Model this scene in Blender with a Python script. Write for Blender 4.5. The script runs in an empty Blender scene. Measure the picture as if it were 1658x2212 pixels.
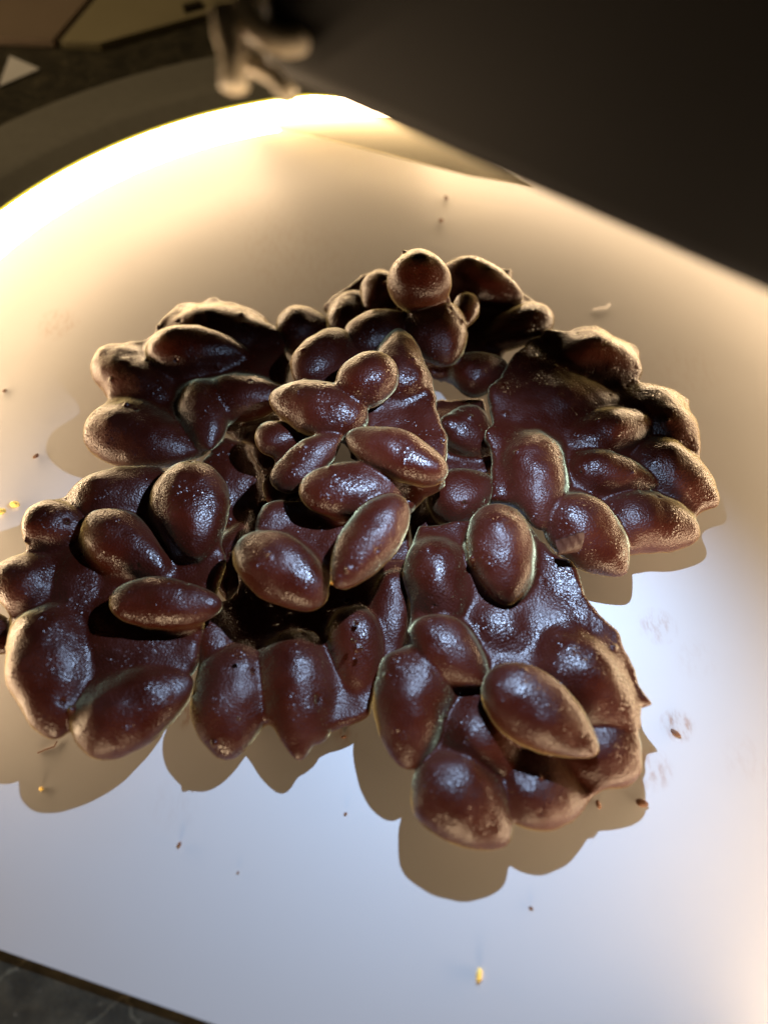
import bpy, math, random
import numpy as np
from mathutils import Vector, Matrix

# ------------------------------------------------------------------ camera, world, lights
scene = bpy.context.scene
col = scene.collection
PW, PH, PF = 1658.0, 2211.0, 1661.0           # measuring frame: width, height, focal length in its pixels
DIST, TILT = 0.19, math.radians(32)           # camera to the middle of the tray, tilt from straight down
CAM = np.array([0.0, -DIST * math.sin(TILT), DIST * math.cos(TILT)])
FWD = -CAM / DIST
RGT = np.array([1.0, 0, 0])
UPV = np.cross(RGT, FWD)

def ray(px, py): return FWD + RGT * (px - PW / 2) / PF - UPV * (py - PH / 2) / PF
def at(px, py, z=0.0):
    d = ray(px, py)
    return CAM + d * (z - CAM[2]) / d[2]
def deep(px, py, d): return CAM + ray(px, py) * d
def depth_of(p): return float((np.asarray(p) - CAM) @ FWD)

cam_data = bpy.data.cameras.new('camera')
cam = bpy.data.objects.new('camera', cam_data)
col.objects.link(cam)
cam.location = CAM
cam.rotation_euler = (TILT, 0, 0)
cam_data.sensor_fit = 'VERTICAL'
cam_data.sensor_height = 24
cam_data.lens = 24 * PF / PH
cam_data.clip_start = 0.005
cam_data.clip_end = 20
cam_data.dof.use_dof = True
cam_data.dof.focus_distance = 0.176
cam_data.dof.aperture_fstop = 4.8
scene.camera = cam

world = bpy.data.worlds.new('World')
scene.world = world
world.use_nodes = True
bg = world.node_tree.nodes['Background']
bg.inputs['Color'].default_value = (1.0, 0.72, 0.42, 1)
bg.inputs['Strength'].default_value = 0.008

scene.view_settings.view_transform = 'Standard'
scene.view_settings.look = 'None'
scene.view_settings.exposure = 0.0
scene.view_settings.gamma = 1.0
scene.cycles.use_denoising = True
scene.cycles.max_bounces = 5
scene.cycles.sample_clamp_indirect = 4.0

LED_COLOR = (1.0, 0.70, 0.42, 1)
LED_STRENGTH = 66.0
TORCH_COLOR = (0.48, 0.67, 1.0)
TORCH_POWER = 1.10

# added warm spot, out of view, that brightens the wooden top behind the tray
back_fill = bpy.data.lights.new('background_fill', 'SPOT')
back_fill.energy = 2.3; back_fill.color = (1.0, 0.74, 0.42)
back_fill.spot_size = math.radians(60); back_fill.spot_blend = 0.6; back_fill.shadow_soft_size = 0.03
back_fill_o = bpy.data.objects.new('background_fill', back_fill); col.objects.link(back_fill_o)
back_fill_o.location = (-0.32, 0.12, 0.40)
back_fill_o.rotation_euler = (Vector((-0.13, 0.30, 0)) - back_fill_o.location).to_track_quat('-Z', 'Y').to_euler()

# low warm light added out of view on the near side for golden edges
near = bpy.data.lights.new('near_fill', 'AREA')
near.shape = 'RECTANGLE'; near.size = 0.30; near.size_y = 0.03; near.energy = 0.115; near.spread = math.radians(32); near.color = LED_COLOR[:3]
near_o = bpy.data.objects.new('near_fill', near); col.objects.link(near_o)
near_o.location = (-0.03, -0.36, 0.035)
near_o.rotation_euler = (Vector((0.0, 0.0, 0.012)) - near_o.location).to_track_quat('-Z', 'Y').to_euler()

# ------------------------------------------------------------------ helpers
def tag(o, label=None, cat=None, group=None, kind=None):
    if label: o['label'] = label
    if cat: o['category'] = cat
    if group: o['group'] = group
    if kind: o['kind'] = kind
    return o

def empty(name, loc):
    o = bpy.data.objects.new(name, None)
    o.empty_display_size = 0.01
    col.objects.link(o)
    o.location = loc
    return o

def mesh_obj(name, verts, faces, material, parent=None, smooth=True, normals=None):
    me = bpy.data.meshes.new(name)
    if isinstance(faces, np.ndarray):
        nv, nf, k = len(verts), len(faces), faces.shape[1]
        me.vertices.add(nv); me.vertices.foreach_set('co', np.asarray(verts, np.float32).ravel())
        me.loops.add(nf * k); me.loops.foreach_set('vertex_index', faces.astype(np.int32).ravel())
        me.polygons.add(nf)
        me.polygons.foreach_set('loop_start', np.arange(0, nf * k, k, dtype=np.int32))
        me.update(calc_edges=True)
        me.validate()
    else:
        me.from_pydata([tuple(map(float, v)) for v in verts], [], [tuple(f) for f in faces])
        me.update()
    me.polygons.foreach_set('use_smooth', [smooth] * len(me.polygons))
    if normals is not None and len(me.vertices) == len(normals):
        me.normals_split_custom_set_from_vertices(normals.tolist())
    me.materials.append(material)
    o = bpy.data.objects.new(name, me)
    col.objects.link(o)
    if parent is not None: o.parent = parent
    return o

def new_mat(name):
    m = bpy.data.materials.new(name); m.use_nodes = True
    nt = m.node_tree
    return m, nt, nt.nodes['Principled BSDF']

def node(nt, kind, **kw):
    n = nt.nodes.new(kind)
    for k, v in kw.items():
        if k in n.inputs: n.inputs[k].default_value = v
        else: setattr(n, k, v)
    return n

def mathn(nt, op, a, b=None, clamp=False):
    n = nt.nodes.new('ShaderNodeMath'); n.operation = op; n.use_clamp = clamp
    for i, v in enumerate((a, b)):
        if v is None: continue
        if isinstance(v, (int, float)): n.inputs[i].default_value = v
        else: nt.links.new(v, n.inputs[i])
    return n.outputs[0]

def mixc(nt, fac, a, b):
    n = nt.nodes.new('ShaderNodeMix'); n.data_type = 'RGBA'
    for sock, v in ((n.inputs['Factor'], fac), (n.inputs['A'], a), (n.inputs['B'], b)):
        if isinstance(v, (int, float)): sock.default_value = v
        elif isinstance(v, tuple): sock.default_value = v
        else: nt.links.new(v, sock)
    return n.outputs['Result']

def ramp(nt, src, lo, hi):
    n = nt.nodes.new('ShaderNodeMapRange')
    n.inputs['From Min'].default_value = lo; n.inputs['From Max'].default_value = hi
    nt.links.new(src, n.inputs['Value'])
    return n.outputs['Result']

# ------------------------------------------------------------------ materials
def chocolate():
    m, nt, b = new_mat('dark_chocolate')
    tc = node(nt, 'ShaderNodeTexCoord')
    P = tc.outputs['Object']
    def noise(scale, detail=2.0, rough=0.5):
        n = node(nt, 'ShaderNodeTexNoise', Scale=scale, Detail=detail, Roughness=rough)
        nt.links.new(P, n.inputs['Vector']); return n.outputs['Fac']
    big = noise(90, 3); mid = noise(420, 3); fine = noise(1700, 2)
    c1 = mixc(nt, ramp(nt, big, 0.35, 0.65), (0.027, 0.0031, 0.0012, 1), (0.040, 0.0054, 0.0020, 1))
    c2 = mixc(nt, mathn(nt, 'MULTIPLY', ramp(nt, mid, 0.58, 0.75), 0.5), c1, (0.048, 0.0085, 0.0035, 1))
    nt.links.new(c2, b.inputs['Base Color'])
    r = mathn(nt, 'ADD', mathn(nt, 'ADD', mathn(nt, 'MULTIPLY', mid, 0.16), mathn(nt, 'MULTIPLY', ramp(nt, big, 0.38, 0.62), 0.18)), 0.20)
    nt.links.new(r, b.inputs['Roughness'])
    b.inputs['IOR'].default_value = 1.52
    b.inputs['Specular IOR Level'].default_value = 0.30
    b.inputs['Sheen Weight'].default_value = 0.58
    b.inputs['Sheen Roughness'].default_value = 0.33
    b.inputs['Sheen Tint'].default_value = (1.0, 0.90, 0.46, 1)
    # pebbled skin
    vor = node(nt, 'ShaderNodeTexVoronoi', Scale=2100.0)
    nt.links.new(P, vor.inputs['Vector'])
    h = mathn(nt, 'ADD', mathn(nt, 'MULTIPLY', vor.outputs['Distance'], 0.00010), mathn(nt, 'MULTIPLY', mid, 0.00006))
    h = mathn(nt, 'ADD', h, mathn(nt, 'MULTIPLY', fine, 0.00006))
    bump = node(nt, 'ShaderNodeBump', Strength=0.75, Distance=1.0)
    nt.links.new(h, bump.inputs['Height'])
    # sugar / fat crystals: tiny facets turned at random
    cr = node(nt, 'ShaderNodeTexVoronoi', Scale=3200.0)
    nt.links.new(P, cr.inputs['Vector'])
    v1 = node(nt, 'ShaderNodeVectorMath', operation='SUBTRACT'); nt.links.new(cr.outputs['Color'], v1.inputs[0]); v1.inputs[1].default_value = (.5, .5, .5)
    v2 = node(nt, 'ShaderNodeVectorMath', operation='SCALE'); nt.links.new(v1.outputs[0], v2.inputs[0])
    sep = node(nt, 'ShaderNodeSeparateColor'); nt.links.new(cr.outputs['Color'], sep.inputs[0])
    patch = ramp(nt, noise(150, 2), 0.40, 0.62)
    pick = mathn(nt, 'MULTIPLY', mathn(nt, 'GREATER_THAN', sep.outputs[0], 0.82), patch)
    nt.links.new(mathn(nt, 'MULTIPLY', pick, 0.8), v2.inputs['Scale'])
    v3 = node(nt, 'ShaderNodeVectorMath', operation='ADD'); nt.links.new(bump.outputs[0], v3.inputs[0]); nt.links.new(v2.outputs[0], v3.inputs[1])
    v4 = node(nt, 'ShaderNodeVectorMath', operation='NORMALIZE'); nt.links.new(v3.outputs[0], v4.inputs[0])
    nt.links.new(v4.outputs[0], b.inputs['Normal'])
    return m

def plain(name, color, rough=0.5, spec=0.5, metal=0.0, noise_scale=None, noise_amt=0.2, bump=0.0):
    m, nt, b = new_mat(name)
    b.inputs['Roughness'].default_value = rough
    b.inputs['Metallic'].default_value = metal
    b.inputs['Specular IOR Level'].default_value = spec
    if noise_scale:
        tc = node(nt, 'ShaderNodeTexCoord')
        n = node(nt, 'ShaderNodeTexNoise', Scale=noise_scale, Detail=4.0)
        nt.links.new(tc.outputs['Object'], n.inputs['Vector'])
        dark = tuple(c * (1 - noise_amt) for c in color[:3]) + (1,)
        lite = tuple(min(1, c * (1 + noise_amt)) for c in color[:3]) + (1,)
        nt.links.new(mixc(nt, n.outputs['Fac'], dark, lite), b.inputs['Base Color'])
        if bump:
            bp = node(nt, 'ShaderNodeBump', Strength=0.5, Distance=bump)
            nt.links.new(n.outputs['Fac'], bp.inputs['Height']); nt.links.new(bp.outputs[0], b.inputs['Normal'])
    else:
        b.inputs['Base Color'].default_value = tuple(color[:3]) + (1,)
    return m

def tray_white():
    m, nt, b = new_mat('white_plastic')
    geo = node(nt, 'ShaderNodeNewGeometry')
    P = geo.outputs['Position']
    def blob(px, py, r):
        p = at(px, py)
        d = node(nt, 'ShaderNodeVectorMath', operation='DISTANCE')
        nt.links.new(P, d.inputs[0]); d.inputs[1].default_value = tuple(p)
        n = nt.nodes.new('ShaderNodeMapRange')
        n.inputs['From Min'].default_value = r; n.inputs['From Max'].default_value = r * 0.45
        nt.links.new(d.outputs['Value'], n.inputs['Value'])
        return n.outputs['Result']
    mp = node(nt, 'ShaderNodeMapping'); mp.inputs['Scale'].default_value = (1.0, 0.35, 1.0); mp.inputs['Rotation'].default_value = (0, 0, 0.5)
    nt.links.new(P, mp.inputs['Vector'])
    n1 = node(nt, 'ShaderNodeTexNoise', Scale=700.0, Detail=5.0, Roughness=0.65); nt.links.new(mp.outputs[0], n1.inputs['Vector'])
    n2 = node(nt, 'ShaderNodeTexNoise', Scale=45.0, Detail=3.0); nt.links.new(P, n2.inputs['Vector'])
    streak = ramp(nt, n1.outputs['Fac'], 0.46, 0.62)
    c = mixc(nt, mathn(nt, 'MULTIPLY', ramp(nt, n2.outputs['Fac'], 0.5, 0.75), 0.10), (0.49, 0.485, 0.475, 1), (0.41, 0.38, 0.34, 1))
    for px, py, r, amt in ((1418, 1352, .0050, .40), (1462, 1566, .0040, .8), (1405, 1660, .005, .5), (1500, 1420, .006, .08),
                           (640, 560, .024, .12), (560, 470, .02, .07), (745, 1590, .003, .6), (125, 700, .007, .35), (1480, 800, .012, .10),
                           (400, 1540, .004, .5), (1610, 1640, .006, .10), (380, 1735, .006, .08)):
        f = mathn(nt, 'MULTIPLY', mathn(nt, 'MULTIPLY', blob(px, py, r), streak), amt)
        c = mixc(nt, f, c, (0.30, 0.15, 0.08, 1))
        f2 = mathn(nt, 'MULTIPLY', blob(px, py, r), amt * 0.25)
        c = mixc(nt, f2, c, (0.40, 0.34, 0.29, 1))
    nt.links.new(c, b.inputs['Base Color'])
    nt.links.new(mathn(nt, 'ADD', mathn(nt, 'MULTIPLY', n2.outputs['Fac'], 0.2), 0.32), b.inputs['Roughness'])
    return m

def stone():
    m, nt, b = new_mat('dark_stone')
    tc = node(nt, 'ShaderNodeTexCoord'); P = tc.outputs['Object']
    n1 = node(nt, 'ShaderNodeTexNoise', Scale=160.0, Detail=6.0, Roughness=0.7); nt.links.new(P, n1.inputs['Vector'])
    n2 = node(nt, 'ShaderNodeTexNoise', Scale=900.0, Detail=3.0); nt.links.new(P, n2.inputs['Vector'])
    v = node(nt, 'ShaderNodeTexVoronoi', Scale=55.0); v.feature = 'DISTANCE_TO_EDGE'
    nd = node(nt, 'ShaderNodeTexNoise', Scale=120.0, Detail=4.0); nt.links.new(P, nd.inputs['Vector'])
    mx = node(nt, 'ShaderNodeVectorMath', operation='MULTIPLY_ADD')
    nt.links.new(nd.outputs['Color'], mx.inputs[0]); mx.inputs[1].default_value = (.012, .012, .012); nt.links.new(P, mx.inputs[2])
    nt.links.new(mx.outputs[0], v.inputs['Vector'])
    c = mixc(nt, ramp(nt, n1.outputs['Fac'], 0.4, 0.7), (0.028, 0.024, 0.015, 1), (0.080, 0.068, 0.042, 1))
    c = mixc(nt, ramp(nt, n2.outputs['Fac'], 0.68, 0.78), c, (0.16, 0.14, 0.10, 1))
    vein = nt.nodes.new('ShaderNodeMapRange'); vein.inputs['From Min'].default_value = 0.018; vein.inputs['From Max'].default_value = 0.0
    nt.links.new(v.outputs['Distance'], vein.inputs['Value'])
    c = mixc(nt, mathn(nt, 'MULTIPLY', vein.outputs[0], 0.55), c, (0.22, 0.19, 0.12, 1))
    nt.links.new(c, b.inputs['Base Color'])
    b.inputs['Roughness'].default_value = 0.55
    bp = node(nt, 'ShaderNodeBump', Strength=0.4, Distance=0.0006)
    nt.links.new(n1.outputs['Fac'], bp.inputs['Height']); nt.links.new(bp.outputs[0], b.inputs['Normal'])
    return m

def led():
    m, nt, b = new_mat('warm_led_strip')
    b.inputs['Base Color'].default_value = (0.8, 0.8, 0.75, 1)
    b.inputs['Emission Color'].default_value = LED_COLOR
    b.inputs['Emission Strength'].default_value = LED_STRENGTH
    return m

M_CHOC = chocolate()
M_RIM_GLOW, _n, _b0 = new_mat('yellow_rim_glow')
_b0.inputs['Base Color'].default_value = (0.8, 0.7, 0.1, 1); _b0.inputs['Emission Color'].default_value = (1.0, 0.82, 0.04, 1); _b0.inputs['Emission Strength'].default_value = 1.2  # yellow fringe of the strip's light, put into the rim as emission
M_TRAY = tray_white()
M_STONE = stone()
M_LED = led()
M_BLACK = plain('black_plastic', (0.26, 0.245, 0.205), 0.5, 0.5, noise_scale=300, noise_amt=0.15)
M_LAMP = plain('lamp_black', (0.0075, 0.0067, 0.0058), 0.6, 0.2, noise_scale=60, noise_amt=0.25)
M_METAL = plain('dull_brass', (0.62, 0.54, 0.40), 0.5, 0.5, metal=0.0, noise_scale=400, noise_amt=0.2)
M_TAN = plain('tan_wood', (0.34, 0.29, 0.17), 0.6, 0.3, noise_scale=40, noise_amt=0.15)
M_TAN2 = plain('brown_wood', (0.27, 0.20, 0.14), 0.6, 0.3, noise_scale=40, noise_amt=0.15)
M_DARK = plain('dark_slot', (0.03, 0.022, 0.012), 0.6, 0.3, noise_scale=200)
M_PAPER = plain('white_paper', (0.86, 0.83, 0.80), 0.8, 0.2, noise_scale=150, noise_amt=0.05)
M_CARD = plain('cream_card', (0.70, 0.64, 0.44), 0.8, 0.2, noise_scale=120, noise_amt=0.06)
_nt = M_CARD.node_tree; _tr = _nt.nodes.new('ShaderNodeBsdfTranslucent'); _tr.inputs[0].default_value = (0.45, 0.40, 0.26, 1)
_mx = _nt.nodes.new('ShaderNodeMixShader'); _mx.inputs[0].default_value = 0.20
_nt.links.new(_nt.nodes['Principled BSDF'].outputs[0], _mx.inputs[1]); _nt.links.new(_tr.outputs[0], _mx.inputs[2])
_nt.links.new(_mx.outputs[0], _nt.nodes['Material Output'].inputs['Surface'])
M_YELLOW = plain('yellow_crumb', (0.80, 0.56, 0.12), 0.6, 0.4, noise_scale=2500, noise_amt=0.25)
M_BROWN = plain('brown_crumb', (0.11, 0.045, 0.018), 0.6, 0.4, noise_scale=2500, noise_amt=0.35)
M_FLAKE = plain('thin_chocolate', (0.045, 0.016, 0.010), 0.45, 0.5, noise_scale=900, noise_amt=0.25)
M_NUT = plain('bare_almond_skin', (0.62, 0.32, 0.06), 0.45, 0.5, noise_scale=2500, noise_amt=0.3)
M_LENS = plain('lamp_lens', (0.75, 0.78, 0.82), 0.2, 0.5)

# ------------------------------------------------------------------ setting
def slab(name, pts, z0, z1, material, parent=None):
    n = len(pts)
    v = [(p[0], p[1], z1) for p in pts] + [(p[0], p[1], z0) for p in pts]
    a = sum(pts[i][0] * pts[(i + 1) % n][1] - pts[(i + 1) % n][0] * pts[i][1] for i in range(n))
    top = list(range(n)) if a > 0 else list(range(n))[::-1]
    f = [top, [i + n for i in top[::-1]]]
    for i in range(n):
        j = (i + 1) % n
        f.append([i, i + n, j + n, j] if a > 0 else [j, j + n, i + n, i])
    return mesh_obj(name, v, f, material, parent, smooth=False)

COUNTER_Z = -0.0014
ct = slab('countertop', [(-1.2, -1.0), (1.2, -1.0), (1.2, 1.6), (-1.2, 1.6)], COUNTER_Z - 0.03, COUNTER_Z, M_STONE)
tag(ct, 'dark grey speckled stone countertop under the white tray', 'countertop', kind='structure')

# tan boards beyond the tray, their shared corner pointing at the tray
TZ = 0.0020
c0 = at(215, 93, TZ)[:2]; cl = at(0, 81, TZ)[:2]; cr_ = at(440, 30, TZ)[:2]
ul = (cl - c0) / np.linalg.norm(cl - c0); ur = (cr_ - c0) / np.linalg.norm(cr_ - c0)
s0 = at(122, 87, TZ)[:2]; s1 = at(196, 0, TZ)[:2]; us = (s1 - s0) / np.linalg.norm(s1 - s0)
gap = 0.0016
def off(p, d): return p + d
g = np.array([us[1], -us[0]])
lo = c0 + ul * np.dot(s0 - c0, ul)
wood = empty('wooden_top', (0, 0, 0))
tag(wood, 'tan wooden surface with a dark seam behind the tray', 'wooden top', kind='structure')
pA = slab('plank', [lo - g * gap, lo - g * gap + us * 0.6, lo - g * gap + us * 0.6 + ul * 0.7, lo + ul * 0.7], COUNTER_Z + 0.0004, TZ, M_TAN2, wood)
pB = slab('plank', [lo + g * gap, c0, c0 + ur * 0.5, lo + g * gap + us * 0.6 + ur * 0.3, lo + g * gap + us * 0.6], COUNTER_Z + 0.0004, TZ, M_TAN, wood)
q = [at(x, y, TZ)[:2] for x, y in ((396, 20), (436, 10), (440, 20), (400, 31))]
slab('slot', q, TZ + 0.0003, TZ + 0.002, M_DARK, wood)

# ------------------------------------------------------------------ the tray: round back, straight front, LED strip round the rim
TC = np.array([-0.002, 0.031])
AX, AXR, AB, AF = 0.134, 0.155, 0.134, 0.166               # side, back and front half axes of the rim
e0 = at(0, 2050)[:2]; e1 = at(460, 2211)[:2]
ed = (e1 - e0) / np.linalg.norm(e1 - e0); en = np.array([ed[1], -ed[0]])   # outward normal of the front edge
if en[1] > 0: en = -en

NA = 480
def rim_point(th, s):
    b = AB if math.sin(th) > 0 else AF
    return TC + np.array([(AX if math.cos(th) < 0 else AXR) * math.cos(th), b * math.sin(th)]) * s
def inside(p): return (p - e0) @ en <= 0
PROFILE = [(0.0, 0.0), (0.3, 0.0), (0.55, 0.0), (0.70, 0.0), (0.76, 0.0001), (0.80, 0.0003), (0.84, 0.0008), (0.88, 0.0017), (0.91, 0.0027), (0.935, 0.0038), (0.95, 0.0047)]
STRIP = [(0.95, 0.0047), (0.965, 0.0064), (0.98, 0.0087), (0.992, 0.0117)]
OUTER = [(0.992, 0.0117), (0.996, 0.0123), (1.002, 0.0121), (1.004, 0.0112), (1.004, 0.0050), (0.99, 0.0005)]
def fall(p):
    """the rim sinks to the flat towards the straight front edge"""
    d = -((p - e0) @ en) / 0.022
    d = min(1.0, max(0.0, d)); return d * d * (3 - 2 * d)
angs = [2 * math.pi * i / NA for i in range(NA)]

tray = empty('tray', (0, 0, 0))
tag(tray, 'white plastic tray with rounded glowing rim and straight front edge under the chocolates', 'tray')

def sweep(name, prof, material):
    """a ring profile carried round the tray, cut off at the straight front edge"""
    import bmesh
    bm = bmesh.new()
    rows = []
    for s, z in prof:
        if s == 0.0:
            rows.append([bm.verts.new((TC[0], TC[1], z))] * NA); continue
        row = []
        for th in angs:
            p = rim_point(th, s)
            row.append(bm.verts.new((p[0], p[1], z * fall(p))))
        rows.append(row)
    for a in range(len(rows) - 1):
        for i in range(NA):
            j = (i + 1) % NA
            q = [rows[a][i], rows[a + 1][i], rows[a + 1][j], rows[a][j]]
            u = []
            for w in q:
                if w not in u: u.append(w)
            bm.faces.new(u)
    bmesh.ops.bisect_plane(bm, geom=bm.verts[:] + bm.edges[:] + bm.faces[:], plane_co=(e0[0], e0[1], 0), plane_no=(en[0], en[1], 0), clear_outer=True)
    me = bpy.data.meshes.new(name); bm.to_mesh(me); bm.free()
    me.polygons.foreach_set('use_smooth', [True] * len(me.polygons))
    me.materials.append(material)
    o = bpy.data.objects.new(name, me); col.objects.link(o); o.parent = tray
    return o
floor = sweep('tray_floor', PROFILE, M_TRAY)
sol = floor.modifiers.new('thickness', 'SOLIDIFY'); sol.thickness = 0.0009; sol.offset = -1
es = floor.modifiers.new('edge', 'EDGE_SPLIT'); es.split_angle = math.radians(40)
strip = sweep('light_strip', STRIP, M_LED)
sweep('rim', OUTER[1:], M_TRAY)
sweep('rim_glow', OUTER[:2], M_RIM_GLOW)  # glowing line that imitates the light fringe along the rim

# black stepped housing behind the rim
HOUSE = [(1.012, -0.0011), (1.012, 0.004), (1.03, 0.0035), (1.09, 0.0025), (1.115, 0.0032), (1.135, 0.0068), (1.16, 0.0075), (1.20, 0.0070), (1.22, 0.005), (1.36, 0.0045), (1.375, 0.003), (1.375, -0.0011)]
ha = [i for i in range(NA)]
def house():
    v, f = [], []
    th0, th1 = math.radians(40), math.radians(188)
    n = 140
    for s, z in HOUSE:
        for i in range(n + 1):
            th = th0 + (th1 - th0) * i / n
            p = rim_point(th, s); v.append((p[0], p[1], z))
    for a in range(len(HOUSE) - 1):
        for i in range(n):
            f.append([a * (n + 1) + i, (a + 1) * (n + 1) + i, (a + 1) * (n + 1) + i + 1, a * (n + 1) + i + 1])
    return mesh_obj('housing', v, f, M_BLACK, None)
hs = house()
tag(hs, 'dark grey stepped plastic surround curving behind the glowing tray rim', 'surround')

# cream card poking out behind the tray floor, white paper corner on the left
def quad_sheet(name, pts3, thick, material, label, cat):
    v = [tuple(p) for p in pts3] + [(p[0], p[1], p[2] - thick) for p in pts3]
    n = len(pts3)
    f = [list(range(n))[::-1], [i + n for i in range(n)]]
    for i in range(n):
        j = (i + 1) % n; f.append([i, j, j + n, i + n])
    o = mesh_obj(name, v, f, material, None, smooth=False)
    # make face directions agree
    import bmesh
    bm = bmesh.new(); bm.from_mesh(o.data); bmesh.ops.recalc_face_normals(bm, faces=bm.faces); bm.to_mesh(o.data); bm.free()
    return tag(o, label, cat)

# ------------------------------------------------------------------ chocolate clusters from blended solids
rng = np.random.default_rng(7)
LAT = rng.random((64, 64, 64)).astype(np.float32)
def vnoise(p, period):
    q = p / period + 17.3
    i = np.floor(q).astype(np.int64); f = (q - i).astype(np.float32)
    f = f * f * (3 - 2 * f)
    i &= 63; j = (i + 1) & 63
    x0, y0, z0 = i[..., 0], i[..., 1], i[..., 2]; x1, y1, z1 = j[..., 0], j[..., 1], j[..., 2]
    fx, fy, fz = f[..., 0], f[..., 1], f[..., 2]
    a = LAT[x0, y0, z0] * (1 - fx) + LAT[x1, y0, z0] * fx
    b = LAT[x0, y1, z0] * (1 - fx) + LAT[x1, y1, z0] * fx
    c = LAT[x0, y0, z1] * (1 - fx) + LAT[x1, y0, z1] * fx
    d = LAT[x0, y1, z1] * (1 - fx) + LAT[x1, y1, z1] * fx
    return (a * (1 - fy) + b * fy) * (1 - fz) + (c * (1 - fy) + d * fy) * fz - 0.5

class Almond:
    """ends and half width measured on the photograph, heights in millimetres"""
    def __init__(self, x1, y1, x2, y2, hw, z1, z2=None, taper=0.22, flat=0.82, tip=0.22, point=0.14):
        z2 = z1 if z2 is None else z2
        A = at(x1, y1, z1 * .001); B = at(x2, y2, z2 * .001)
        self.c = (A + B) / 2
        u = B - A; L = np.linalg.norm(u)
        self.u = u / L
        dep = depth_of(self.c)
        self.b = 1.17 * hw * dep / PF
        self.a = max(L / 2 + tip * self.b, self.b * 1.02)
        up = np.array([0, 0, 1.0]); w = up - self.u * (up @ self.u)
        if np.linalg.norm(w) < 0.2: w = UPV - self.u * (UPV @ self.u)
        self.w = w / np.linalg.norm(w)
        self.v = np.cross(self.w, self.u)
        self.cz = self.b * flat
        self.k = taper; self.pt = point
        self.r = max(self.a, self.b, self.cz) + 0.004
    def dist(self, p):
        d = p - self.c
        x = (d @ self.u) / self.a; y = d @ self.v; z = d @ self.w
        t = 1 - self.k * np.clip(x, -1.3, 1.3) - self.pt * np.clip(x, 0, 1.2) ** 2
        y = y / (self.b * t); z = z / (self.cz * t)
        k0 = np.sqrt(x * x + y * y + z * z)
        k1 = np.sqrt((x / self.a) ** 2 + (y / self.b) ** 2 + (z / self.cz) ** 2)
        return k0 * (k0 - 1.0) / np.maximum(k1, 1e-6)

class Sheet:
    """uneven poured chocolate: outline with heights"""
    def __init__(self, pts, thick=1.7, rough=0.5):
        P = [at(x, y, z * .001) for x, y, z in pts]
        self.xy = np.array([p[:2] for p in P]); self.z = np.array([p[2] for p in P])
        self.t = thick * .001; self.rough = rough * .001
    def bounds(self):
        return (np.array([*self.xy.min(0), self.z.min() - .004]), np.array([*self.xy.max(0), self.z.max() + .004]))
    def field(self, x, y):
        n = len(self.xy)
        d = np.full(x.shape, 1e9); s = np.ones(x.shape)
        wz = np.zeros(x.shape); ws = np.zeros(x.shape)
        for i in range(n):
            a = self.xy[i]; b = self.xy[i - 1]
            ex, ey = b - a
            wx, wy = x - a[0], y - a[1]
            t = np.clip((wx * ex + wy * ey) / (ex * ex + ey * ey), 0, 1)
            bx, by = wx - ex * t, wy - ey * t
            d = np.minimum(d, bx * bx + by * by)
            c1 = y >= a[1]; c2 = y < b[1]; c3 = ex * wy > ey * wx
            s = np.where((c1 & c2 & c3) | (~c1 & ~c2 & ~c3), -s, s)
            q = 1.0 / (wx * wx + wy * wy + 9e-6)
            wz += q * self.z[i]; ws += q
        q = np.stack([x, y, np.full(x.shape, .0123)], -1)
        return s * np.sqrt(d) + vnoise(q, .0045) * .0020 + vnoise(q, .0015) * self.rough, wz / ws
    def dist(self, p):
        if p.ndim == 4:
            d2, zc = self.field(p[:, :, 0, 0], p[:, :, 0, 1])
            d2 = d2[:, :, None]; zc = zc[:, :, None]
        else:
            d2, zc = self.field(p[..., 0], p[..., 1])
        r = self.t * 0.8
        qx = d2 + r; qy = np.abs(p[..., 2] - zc) - self.t + r
        return np.minimum(np.maximum(qx, qy), 0) + np.sqrt(np.maximum(qx, 0) ** 2 + np.maximum(qy, 0) ** 2) - r

def smin(a, b, k):
    h = np.maximum(k - np.abs(a - b), 0) / k
    return np.minimum(a, b) - h * h * k * 0.25

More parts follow.
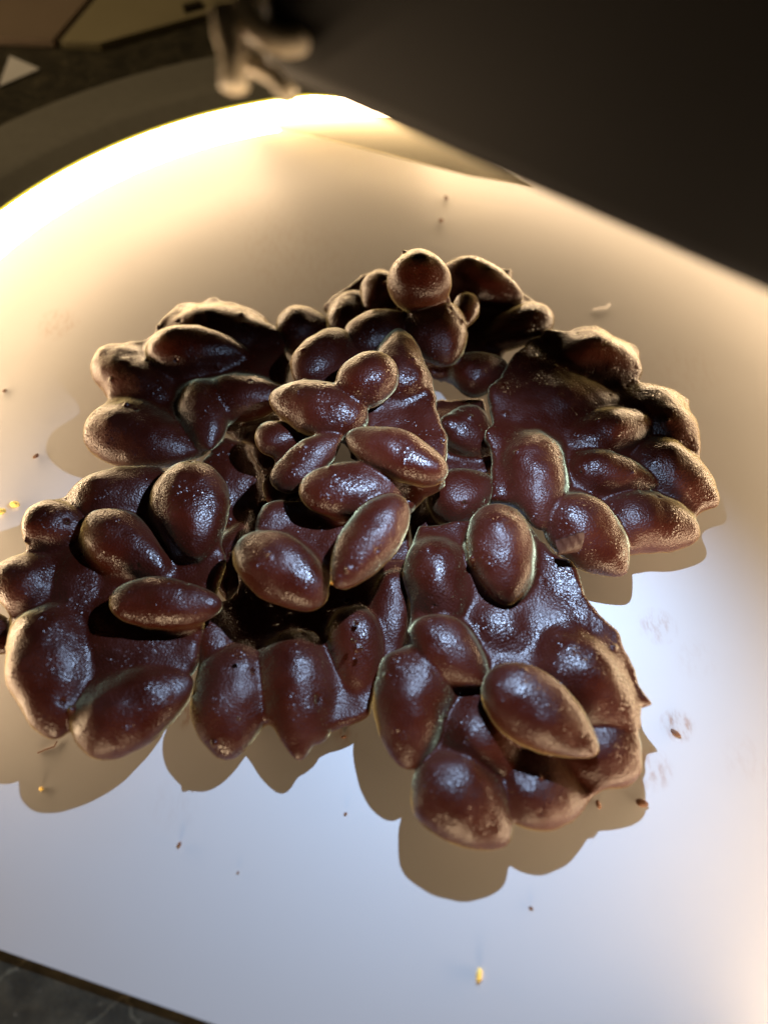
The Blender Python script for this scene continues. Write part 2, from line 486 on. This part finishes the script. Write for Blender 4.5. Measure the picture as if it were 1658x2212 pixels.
VOX = 0.00045
def surface_nets(S):
    neg = S < 0
    cnt = np.zeros(tuple(n - 1 for n in S.shape), np.int8)
    sl = lambda o, n: slice(o, n - 1 + o)
    nx, ny, nz = S.shape
    corners = [(i, j, k) for i in (0, 1) for j in (0, 1) for k in (0, 1)]
    for i, j, k in corners: cnt += neg[sl(i, nx), sl(j, ny), sl(k, nz)]
    act = np.argwhere((cnt > 0) & (cnt < 8))
    idx = np.full(cnt.shape, -1, np.int32); idx[act[:, 0], act[:, 1], act[:, 2]] = np.arange(len(act))
    val = {c: S[act[:, 0] + c[0], act[:, 1] + c[1], act[:, 2] + c[2]] for c in corners}
    acc = np.zeros((len(act), 3)); n = np.zeros(len(act))
    for c in corners:
        for ax in range(3):
            if c[ax]: continue
            e = list(c); e[ax] = 1; e = tuple(e)
            a, b = val[c], val[e]
            m = (a < 0) != (b < 0)
            t = np.where(m, a / np.where(m, a - b, 1), 0)
            pos = np.tile(np.array(c, float), (len(act), 1)); pos[:, ax] = t
            acc[m] += pos[m]; n[m] += 1
    fr = acc / n[:, None]
    # gradient
    x, y, z = fr.T
    g = np.zeros_like(fr)
    for ax in range(3):
        o1, o2 = [k for k in range(3) if k != ax]
        for p1 in (0, 1):
            for p2 in (0, 1):
                c0 = [0, 0, 0]; c0[o1] = p1; c0[o2] = p2; c1 = list(c0); c1[ax] = 1
                w = (fr[:, o1] if p1 else 1 - fr[:, o1]) * (fr[:, o2] if p2 else 1 - fr[:, o2])
                g[:, ax] += w * (val[tuple(c1)] - val[tuple(c0)])
    g /= np.maximum(np.linalg.norm(g, axis=1), 1e-9)[:, None]
    quads = []
    for ax in range(3):
        a = [slice(None)] * 3; b = [slice(None)] * 3
        a[ax] = slice(0, -1); b[ax] = slice(1, None)
        m = neg[tuple(a)] != neg[tuple(b)]
        e = np.argwhere(m)
        o1, o2 = (ax + 1) % 3, (ax + 2) % 3
        e = e[(e[:, o1] > 0) & (e[:, o2] > 0) & (e[:, o1] < S.shape[o1] - 1) & (e[:, o2] < S.shape[o2] - 1)]
        q = []
        for d1, d2 in ((1, 1), (0, 1), (0, 0), (1, 0)):
            c = e.copy(); c[:, o1] -= d1; c[:, o2] -= d2
            q.append(idx[c[:, 0], c[:, 1], c[:, 2]])
        q = np.stack(q, 1)
        flip = ~neg[e[:, 0], e[:, 1], e[:, 2]]
        q[flip] = q[flip][:, ::-1]
        quads.append(q)
    quads = np.concatenate(quads)
    return act + fr, g, quads[(quads >= 0).all(1)]

def cluster(label, almonds, sheets, drops=(), k=0.0030, lift=0.0, name='chocolate_cluster'):
    prims = [Almond(*a[:5], **({'z1': a[5]} if len(a) == 6 else {'z1': a[5], 'z2': a[6]} if len(a) == 7 else {'z1': a[5], 'z2': a[6], **a[7]})) for a in almonds]
    shs = [Sheet(*s) if isinstance(s, tuple) else Sheet(s) for s in sheets]
    for q in shs: q.z = q.z + lift * .001
    lo = np.min([p.c - p.r for p in prims] + [s.bounds()[0] for s in shs], 0) - .002
    hi = np.max([p.c + p.r for p in prims] + [s.bounds()[1] for s in shs], 0) + .002
    lo[2] = max(lo[2], -0.0015)
    n = np.ceil((hi - lo) / VOX).astype(int) + 1
    ax = [lo[i] + VOX * np.arange(n[i]) for i in range(3)]
    G = np.stack(np.meshgrid(*ax, indexing='ij'), -1)
    S = None
    for s in shs:
        d = s.dist(G)
        S = d if S is None else smin(S, d, k)
    A = np.full(S.shape, 0.05)
    for p in prims:
        i0 = np.maximum(np.floor((p.c - p.r - lo) / VOX).astype(int), 0)
        i1 = np.minimum(np.ceil((p.c + p.r - lo) / VOX).astype(int) + 1, n)
        sub = tuple(slice(a, b) for a, b in zip(i0, i1))
        A[sub] = smin(A[sub], p.dist(G[sub]), .0009)
    S = smin(S, A, k)
    for px, py, z, r in drops:
        c = at(px, py, z * .001); r *= .001
        i0 = np.maximum(np.floor((c - 3 * r - .002 - lo) / VOX).astype(int), 0)
        i1 = np.minimum(np.ceil((c + 3 * r + .002 - lo) / VOX).astype(int) + 1, n)
        sub = tuple(slice(a, b) for a, b in zip(i0, i1))
        if all(b > a for a, b in zip(i0, i1)):
            S[sub] = smin(S[sub], np.linalg.norm(G[sub] - c, axis=-1) - r, .0004)
    near = np.abs(S) < .003
    Pn = G[near]
    S[near] += vnoise(Pn, .0065) * .0011 + vnoise(Pn + .3, .0026) * .00032 + vnoise(Pn + .7, .0011) * .00005
    # small blobs, pits and scars of the coating
    surf = G[np.abs(S) < VOX * .5]
    for c in surf[rng.choice(len(surf), 34, replace=False)]:
        r = rng.uniform(.00025, .0006); pit = rng.random() < .45
        i0 = np.maximum(np.floor((c - r - .0015 - lo) / VOX).astype(int), 0)
        i1 = np.minimum(np.ceil((c + r + .0015 - lo) / VOX).astype(int) + 1, n)
        sub = tuple(slice(a, b) for a, b in zip(i0, i1))
        e = (G[sub] - c) * (1, 1, rng.uniform(.6, 1.0)); d = np.linalg.norm(e, axis=-1) - r
        S[sub] = -smin(-S[sub], d, .0005) if pit else smin(S[sub], d, .0007)
    # nothing sinks through the tray
    S = np.maximum(S, 0.0003 - G[..., 2])
    S[0] = S[-1] = 1; S[:, 0] = S[:, -1] = 1; S[:, :, 0] = S[:, :, -1] = 1
    V, N, Q = surface_nets(S)
    V = V * VOX + lo
    FC = V[Q].mean(1)
    own = np.stack([p.dist(FC) for p in prims] + [np.min([s.dist(FC) for s in shs], 0) + .0003], 1).argmin(1)
    base = np.array([V[:, 0].mean(), V[:, 1].mean(), 0.0])
    root = empty(name, base)
    tag(root, label, 'chocolate', 'chocolate almond clusters on the tray')
    for i in range(len(prims) + 1):
        f = Q[own == i]
        if len(f) < 12: continue
        used, inv = np.unique(f, return_inverse=True)
        inv = inv.reshape(f.shape)
        mesh_obj('almond' if i < len(prims) else 'chocolate_web', V[used] - base, inv, M_CHOC, root, True, N[used])
    return root

T = dict
cluster('flat dark cluster at far left, behind and left of the tall central one', [
    (386, 700, 596, 735, 46, 9, 9), (330, 752, 512, 758, 47, 13, 12), (220, 785, 350, 850, 44, 8, 10), (207, 925, 400, 975, 62, 8, 9),
    (430, 835, 452, 965, 40, 11, 11), (458, 852, 622, 855, 38, 11, 12)],
    [[(395, 680, 6), (470, 662, 6), (560, 695, 6), (610, 750, 7), (628, 800, 7), (620, 880, 7), (560, 905, 6), (490, 925, 6), (445, 995, 6), (300, 1000, 6), (220, 960, 6), (255, 850, 6), (235, 785, 6), (335, 740, 7)]], k=.0045, lift=2.5)

cluster('heaped cluster at the back with one round almond standing on top', [
    (905, 640, 903, 574, 58, 24, 28, T(taper=.0, flat=.95, point=0)), (960, 592, 1118, 640, 46, 15, 14), (838, 605, 800, 672, 38, 17, 17), (765, 645, 735, 735, 38, 13, 14),
    (612, 722, 695, 700, 48, 9, 10), (765, 750, 870, 690, 48, 17, 18), (925, 678, 965, 775, 57, 18, 17), (1012, 640, 1004, 702, 24, 17, 18),
    (1178, 680, 1060, 735, 40, 11, 12), (985, 822, 1085, 790, 44, 11, 12)],
    [[(705, 680, 7), (780, 610, 9), (850, 600, 10), (960, 590, 9), (1100, 600, 8), (1120, 650, 8), (1170, 690, 7), (1150, 725, 7), (1090, 765, 7), (1075, 840, 7), (960, 830, 7), (900, 800, 9), (760, 780, 9), (720, 730, 8)]], lift=2.0)

cluster('reddish flat flap of chocolate under the gap left of the central heap', [
    (485, 1225, 520, 1150, 30, 5, 6), (480, 975, 535, 1050, 34, 6, 5, T(flat=.5))],
    [[(428, 1000, 7), (495, 950, 6), (535, 975, 5), (568, 1025, 5), (548, 1105, 4), (545, 1170, 3.5), (512, 1235, 4), (490, 1285, 4), (462, 1255, 4), (485, 1150, 4), (470, 1060, 6)], [(478, 905, 2.5), (600, 890, 2.5), (650, 1000, 2.5), (640, 1150, 2.5), (570, 1250, 2.5), (490, 1300, 2.5), (520, 1150, 2.5), (555, 1050, 2.5)]])

cluster('small low cluster wedged in the middle between central and right-hand clusters', [
    (975, 905, 1045, 965, 48, 8, 8), (958, 925, 992, 905, 20, 11, 12), (942, 1100, 1052, 1042, 56, 10, 11)],
    [[(925, 885, 3), (950, 864, 3), (1045, 862, 4), (1060, 1000, 4), (1060, 1100, 4), (1000, 1135, 5), (900, 1190, 3), (880, 1120, 3), (880, 1000, 3), (940, 950, 3)]])

cluster('wide right-hand cluster with nine almonds fanned toward the right rim', [
    (1225, 752, 1370, 800, 47, 12, 10), (1140, 880, 1300, 855, 50, 11, 11, T(flat=.6)), (1148, 950, 1168, 1130, 57, 14, 13), (1250, 958, 1390, 908, 46, 11, 11),
    (1385, 868, 1490, 965, 50, 8, 8), (1245, 1008, 1405, 1040, 40, 12, 11), (1390, 985, 1535, 1085, 54, 9, 8), (1208, 1092, 1335, 1228, 64, 12, 10), (1325, 1105, 1495, 1155, 57, 9, 8)],
    [[(1175, 728, 11), (1290, 722, 10), (1365, 765, 8), (1370, 840, 6), (1480, 880, 5), (1500, 980, 5), (1525, 1080, 5), (1490, 1155, 5), (1380, 1180, 5), (1330, 1195, 6), (1200, 1130, 7), (1110, 1100, 9), (1062, 1085, 11), (1048, 945, 13), (1062, 850, 13), (1105, 775, 12)]], k=.0040, lift=1.8)

cluster('bottom-centre cluster with two long almonds pointing down, in shadow of the central heap', [
    (495, 1418, 493, 1625, 68, 7.5, 6, T(taper=.05)), (632, 1388, 648, 1628, 60, 8, 7, T(taper=.3, tip=.25)), (763, 1325, 775, 1462, 46, 8, 8), (465, 1335, 455, 1442, 32, 8, 8),
    (845, 1245, 838, 1400, 30, 8, 7, T(flat=.6))],
    [[(448, 1330, 5), (500, 1290, 5), (560, 1180, 3), (600, 1080, 3), (760, 1040, 3), (880, 1060, 3), (880, 1225, 3), (900, 1300, 2.6), (880, 1400, 3), (812, 1490, 4.5), (800, 1545, 4.5), (690, 1608, 4.5), (640, 1560, 5), (560, 1560, 5), (440, 1540, 5), (432, 1400, 5)]],
    k=.0042, lift=1.3, drops=[(520, 1420, 14.5, .55), (503, 1490, 15, .45), (516, 1552, 15, .6), (593, 1354, 7.5, .6), (770, 1345, 14.2, .5), (762, 1385, 14.5, .4), (780, 1400, 14.2, .4)])

cluster('left-hand cluster with lifted almonds, cut by the left edge of the picture', [
    (178, 1092, 345, 1045, 56, 11, 12), (408, 1022, 418, 1190, 70, 14, 15), (200, 1128, 340, 1222, 52, 15, 14), (70, 1130, 165, 1140, 50, 14, 14),
    (10, 1290, 100, 1220, 54, 12, 13), (150, 1200, 175, 1330, 45, 10, 10, T(flat=.6)), (252, 1300, 470, 1308, 49, 16.5, 15.5, T(taper=.05)), (210, 1360, 400, 1430, 62, 8, 8, T(flat=.55)), (88, 1335, 118, 1580, 68, 12, 10),
    (178, 1588, 405, 1478, 68, 10, 10), (-40, 1340, 15, 1400, 36, 9, 9), (370, 1440, 400, 1385, 40, 8, 8, T(flat=.5))],
    [[(70, 1125, 9), (190, 1070, 9), (350, 1030, 9), (465, 1090, 9), (488, 1240, 9), (450, 1340, 8), (418, 1475, 7), (340, 1550, 6), (200, 1585, 7), (125, 1570, 7), (55, 1400, 8), (25, 1300, 8), (20, 1240, 9), (100, 1200, 9)]], k=.0040, lift=2.3)

cluster('biggest cluster at lower right with a jagged thin sheet along its right side', [
    (1073, 1112, 1092, 1288, 63, 16, 15), (932, 1182, 962, 1335, 53, 12, 12), (908, 1355, 1035, 1465, 57, 13, 13), (1050, 1330, 1140, 1392, 48, 9, 9, T(flat=.65)),
    (1198, 1400, 1348, 1552, 65, 12, 11), (892, 1412, 882, 1642, 71, 11, 10), (1062, 1468, 1278, 1618, 66, 16, 15), (985, 1550, 1095, 1650, 60, 9, 9, T(flat=.75)),
    (922, 1665, 1082, 1808, 76, 9, 7), (1112, 1700, 1240, 1738, 60, 7.5, 6.5), (1280, 1600, 1352, 1680, 56, 7.5, 6.5)],
    [[(905, 1150, 8), (1020, 1135, 8), (1130, 1135, 9), (1155, 1185, 9), (1232, 1222, 10), (1262, 1290, 10), (1300, 1345, 10), (1335, 1400, 10), (1372, 1455, 9), (1382, 1490, 9), (1408, 1532, 9), (1372, 1535, 8), (1365, 1590, 7), (1368, 1670, 4.5), (1260, 1725, 4), (1100, 1760, 4), (940, 1670, 4.5), (870, 1620, 5), (825, 1540, 6), (882, 1400, 7), (884, 1250, 8)]],
    k=.0038, lift=2.1, drops=[(985, 1690, 14, .5), (1280, 1625, 16, .6)])

heap = cluster('tall central heap of almonds resting on top of the other clusters', [
    (738, 725, 648, 818, 44, 19, 20, T(taper=-.05)), (862, 850, 860, 722, 50, 21, 20, T(taper=.3)), (738, 850, 845, 795, 52, 25, 27, T(taper=-.05)), (775, 905, 592, 858, 57, 23, 22, T(taper=.2)),
    (950, 1020, 760, 942, 48, 27, 27, T(taper=.05)), (600, 1048, 728, 945, 38, 20, 23), (662, 1062, 865, 1050, 53, 24, 22, T(taper=.1)), (862, 1085, 733, 1258, 53, 24, 24, T(taper=.05)),
    (528, 1178, 690, 1290, 62, 20, 19, T(taper=.05)), (562, 952, 645, 935, 32, 17, 18), (575, 1115, 630, 1118, 30, 16, 17)],
    [([(650, 810, 15), (740, 745, 15), (860, 745, 16), (905, 800, 18), (945, 870, 18), (965, 955, 18.5), (950, 1045, 19), (890, 1075, 18), (800, 1040, 16), (735, 960, 16), (630, 930, 16)], 2.0),
     ([(565, 1105, 15), (640, 1090, 15), (760, 1115, 16), (860, 1060, 19), (935, 1035, 20), (885, 1105, 18), (810, 1150, 17), (725, 1225, 16), (690, 1285, 16), (545, 1200, 15)], 1.8),
     ([(580, 1040, 11), (605, 990, 13), (660, 960, 15), (720, 1000, 16), (680, 1060, 15), (620, 1100, 13), (575, 1090, 11)], 1.6)], lift=1.0)


# ------------------------------------------------------------------ the black lamp hanging in front of the tray
P1 = deep(545, 161, 0.100); P2 = deep(1658, 660, 0.086)
ex = (P2 - P1); LL = np.linalg.norm(ex); ex = ex / LL
AIM = np.array([0.006, -0.030, 0.0])
BEAM = np.array([0.0, -0.044, 0.0])
bz = (P1 + P2) / 2 - AIM; bz = bz - ex * (bz @ ex); bz /= np.linalg.norm(bz)     # body axis, pointing up and away from the tray
ey = np.cross(bz, ex)
if ey[1] < 0: ey = -ey                                                           # backwards
# LED place: where the shadow lines on the tray meet
rr = ray(1300, 300)
tt = ((P1 - CAM) @ bz) / (rr @ bz)
LEDP = CAM + rr * tt
lamp = empty('lamp', (0, 0, 0))
tag(lamp, 'out of focus black lamp head hanging over the tray at upper right', 'lamp')

def rbox(name, o, sx, sy, sz, r, material, parent):
    """rounded box: o is the lower front left corner, axes ex ey bz"""
    import bmesh
    bm = bmesh.new()
    bmesh.ops.create_cube(bm, size=1.0)
    for v in bm.verts:
        v.co = Vector(((v.co.x + .5) * sx, (v.co.y + .5) * sy, (v.co.z + .5) * sz))
    bmesh.ops.bevel(bm, geom=bm.edges[:], offset=r, segments=5, profile=0.5, affect='EDGES')
    M = np.stack([ex, ey, bz], 1)
    vs = [o + M @ np.array(v.co) for v in bm.verts]
    fs = [[v.index for v in f.verts] for f in bm.faces]
    bm.verts.index_update(); bm.faces.index_update()
    me = bpy.data.meshes.new(name)
    me.from_pydata([tuple(v) for v in vs], [], fs); me.update()
    b2 = bmesh.new(); b2.from_mesh(me); bmesh.ops.recalc_face_normals(b2, faces=b2.faces); b2.to_mesh(me); b2.free()
    me.polygons.foreach_set('use_smooth', [True] * len(me.polygons))
    me.materials.append(material)
    ob = bpy.data.objects.new(name, me); col.objects.link(ob); ob.parent = parent
    return ob

back = float((LEDP - P1) @ ey)
rbox('lamp_body', P1, LL + 0.05, back + 0.022, 0.09, 0.0035, M_LAMP, lamp)

def tube(name, pts, rad, material, parent, n=14, closed=False):
    pts = [np.asarray(p, float) for p in pts]; v, f = [], []
    m = len(pts)
    for i, p in enumerate(pts):
        a = pts[(i - 1) % m] if (closed or i) else pts[i]; b = pts[(i + 1) % m] if (closed or i < m - 1) else pts[i]
        t = b - a; t /= np.linalg.norm(t)
        s = np.cross(t, FWD); s = s / np.linalg.norm(s) if np.linalg.norm(s) > .05 else RGT
        u = np.cross(s, t)
        rd = rad[i] if hasattr(rad, '__len__') else rad
        for k in range(n):
            an = 2 * math.pi * k / n
            v.append(p + (s * math.cos(an) + u * math.sin(an)) * rd)
    for i in range(m if closed else m - 1):
        for k in range(n):
            f.append([i * n + k, i * n + (k + 1) % n, ((i + 1) % m) * n + (k + 1) % n, ((i + 1) % m) * n + k])
    if not closed:
        f.append(list(range(n))[::-1]); f.append([(m - 1) * n + k for k in range(n)])
    return mesh_obj(name, v, f, material, parent)

hd = 0.094
tube('hinge_ring', [deep(603 + 72 * math.cos(a) + 8 * math.sin(a), 34 + 56 * math.sin(a) + 14 * math.cos(a), hd) for a in np.linspace(0, 2 * math.pi, 40, endpoint=False)], 0.0016, M_METAL, lamp, closed=True)
tube('hinge_bar', [deep(480, 20, hd), deep(492, 70, hd), deep(503, 115, hd), deep(506, 188, hd)], [0.0014, 0.0018, 0.0016, 0.0017], M_METAL, lamp)
tube('bracket_arm', [deep(535, 130, hd + .001), deep(562, 148, hd + .001), deep(592, 165, hd + .001), deep(612, 190, hd + .001), deep(628, 212, hd + .002)], 0.0011, M_METAL, lamp)
# LED lens on the underside and the light it gives
lens_c = LEDP - bz * 0.0006
lv, lf = [], []
for rr_, hh in ((0.0042, 0.0006), (0.0042, -0.0004), (0.003, -0.0012), (0.0, -0.0015)):
    for k in range(24):
        an = 2 * math.pi * k / 24
        lv.append(lens_c + (ex * math.cos(an) + ey * math.sin(an)) * max(rr_, 1e-5) + bz * hh)
for a in range(3):
    for k in range(24): lf.append([a * 24 + k, a * 24 + (k + 1) % 24, (a + 1) * 24 + (k + 1) % 24, (a + 1) * 24 + k])
mesh_obj('lens', lv, lf, M_LENS, lamp)
torch = bpy.data.lights.new('lamp_light', 'SPOT')
torch.energy = TORCH_POWER; torch.color = TORCH_COLOR
torch.spot_size = math.radians(110); torch.spot_blend = 0.75; torch.shadow_soft_size = 0.0009
to = bpy.data.objects.new('lamp_light', torch); col.objects.link(to)
to.location = LEDP - bz * 0.004
to.rotation_euler = (Vector(BEAM) - Vector(to.location)).to_track_quat('-Z', 'Y').to_euler()

# ------------------------------------------------------------------ small things
cz = 0.010
quad_sheet('card', [at(540, 266, .0074), at(620, 253, .0070), at(722, 245, .0068), at(900, 250, .0066), at(1150, 400, .0110), at(1010, 377, .0110), at(800, 322, .0100), at(660, 289, .0084)], 0.0004, M_CARD,
           'cream card corner showing behind the tray just below the lamp', 'card')
quad_sheet('paper', [at(-2, 186, -.0006), at(22, 120, .0004), at(86, 148, -.0006)], 0.0003, M_PAPER, 'small white paper corner at far left on the dark surround', 'paper')

def crumb(name, px, py, size, material, label, cat, stretch=1.0, rot=0.0, seed=0, z=0.0):
    import bmesh
    r = random.Random(seed)
    bm = bmesh.new(); bmesh.ops.create_icosphere(bm, subdivisions=2, radius=1.0)
    dirs = [Vector((r.uniform(-1, 1), r.uniform(-1, 1), r.uniform(-1, 1))).normalized() for _ in range(7)]
    for v in bm.verts:
        k = 1 + sum(0.18 * max(0, v.co.normalized().dot(d)) ** 3 for d in dirs) - 0.2 + r.uniform(-.12, .12)
        c = v.co * k
        c = Vector((c.x * stretch, c.y, c.z * 0.7)) * size * 0.8
        v.co = Matrix.Rotation(rot, 3, 'Z') @ c
    zmin = min(v.co.z for v in bm.verts)
    for v in bm.verts: v.co.z -= zmin
    me = bpy.data.meshes.new(name); bm.to_mesh(me); bm.free(); me.materials.append(material)
    o = bpy.data.objects.new(name, me); col.objects.link(o)
    p = at(px, py, z); o.location = (p[0], p[1], z + 0.0001)
    return tag(o, label, cat) if label else o

crumb('crumb', 36, 1092, .0013, M_YELLOW, 'larger yellow crumb left of the left-hand cluster', 'crumb', 1.1, .3, 1)
crumb('crumb', 4, 1108, .0012, M_YELLOW, 'yellow crumb touching the left edge of the picture', 'crumb', 1.4, 0, 2)
crumb('crumb', 81, 987, .0007, M_BROWN, 'brown crumb on the tray left of the far left cluster', 'crumb', 1.5, 1.0, 3)
crumb('crumb', 962, 430, .0009, M_BROWN, 'upper brown crumb behind the back cluster, below the lamp', 'crumb', 1.3, 1.6, 4)
crumb('crumb', 952, 479, .0009, M_BROWN, 'lower brown crumb behind the back cluster', 'crumb', 1.4, .4, 5)
crumb('crumb', 388, 1825, .00045, M_BROWN, 'oval dark speck on the bare white tray at lower left', 'crumb', 1.6, 1.4, 6)
crumb('crumb', 747, 1757, .00035, M_BROWN, 'tiny dark speck left of the biggest cluster shadow', 'crumb', 1.2, 0, 7)
crumb('crumb', 515, 1884, .00025, M_BROWN, 'tiniest dark speck on the lower white tray', 'crumb', 1.2, 0, 8)
crumb('crumb', 1145, 1960, .00035, M_BROWN, 'small dark speck below the biggest cluster', 'crumb', 1.8, -.4, 9)
crumb('crumb', 91, 1704, .0005, M_YELLOW, 'tiny yellow crumb in the shadow of the left-hand cluster', 'crumb', 1.2, .8, 10)
crumb('crumb', 12, 846, .0007, M_BROWN, 'small brown crumb at the left edge above the yellow crumbs', 'crumb', 1.2, .8, 14)
crumb('crumb', 1455, 1583, .0007, M_BROWN, 'dark crumb in the brown smudge right of the biggest cluster', 'crumb', 2.2, -.6, 15)
tip_o = crumb('bare_tip', 722, 1256, .00085, M_NUT, None, None, 1.5, .9, 21, z=0.0235)
tip_o.location = Vector(tip_o.location) - Vector(heap.location); tip_o.parent = heap
crumb('crumb', 1289, 1738, .0011, M_BROWN, 'orange brown shard in the shadow under the biggest cluster', 'crumb', .6, .2, 31)
crumb('crumb', 1384, 1735, .0010, M_BROWN, 'brown shard at the right tip of the biggest cluster shadow', 'crumb', 1.7, -.5, 32)
crumb('crumb', 742, 1592, .0005, M_BROWN, 'small brown fleck beside the bottom-centre cluster', 'crumb', 1.7, .5, 33)
gr = empty('grain', at(1034, 2105)); tag(gr, 'pale yellow grain with dark tip near the bottom of the tray', 'grain')
gm = crumb('kernel', 1034, 2103, .00075, M_YELLOW, None, None, 1.9, 1.5, 11)
gt = crumb('tip', 1036, 2117, .00035, M_BROWN, None, None, 1.2, 0, 12)
for o in (gm, gt):
    o.location = Vector(o.location) - Vector(gr.location); o.parent = gr

def thread(name, pts, rad, material, label):
    P = [at(x, y, z * .001) for x, y, z in pts]
    t = np.linspace(0, len(P) - 1, 30)
    S = [[np.interp(q, range(len(P)), [p[i] for p in P]) for i in range(3)] for q in t]
    return tag(tube(name, S, rad, material, None, n=6), label, 'fibre')
thread('fibre', [(124, 1600, .3), (118, 1612, .3), (100, 1618, .3), (82, 1626, .3)], .00016, M_BROWN, 'thin brown fibre below the left-hand cluster')
thread('fibre', [(1280, 668, .3), (1296, 664, .4), (1308, 664, .3), (1316, 656, .3)], .00014, M_PAPER, 'thin pale fibre right of the back cluster')

# curled flake standing on the edge of the biggest cluster
def flake():
    v, f = [], []
    a = at(1198, 1206, .0165); b = at(1250, 1196, .0185)
    nU, nV = 10, 6
    for side in (0, 1):
        for i in range(nU + 1):
            for j in range(nV + 1):
                s = i / nU; t = j / nV
                p = a + (b - a) * s
                lift = np.array([0.0006 * math.sin(3 * t), 0.0006 + 0.0022 * t * t, 0.0034 * t * (0.75 + 0.5 * s)])
                jag = 0.0004 * math.sin(i * 2.1 + j)
                v.append(p + lift + np.array([jag * t, 0, 0]) + np.array([0, 0.0003 * side, 0]))
    n = (nU + 1) * (nV + 1)
    for side in (0, 1):
        for i in range(nU):
            for j in range(nV):
                q = [side * n + i * (nV + 1) + j, side * n + (i + 1) * (nV + 1) + j, side * n + (i + 1) * (nV + 1) + j + 1, side * n + i * (nV + 1) + j + 1]
                f.append(q if side == 0 else q[::-1])
    return tag(mesh_obj('chocolate_flake', v, f, M_FLAKE), 'curled chocolate shaving standing between right-hand and biggest clusters', 'chocolate')
flake()
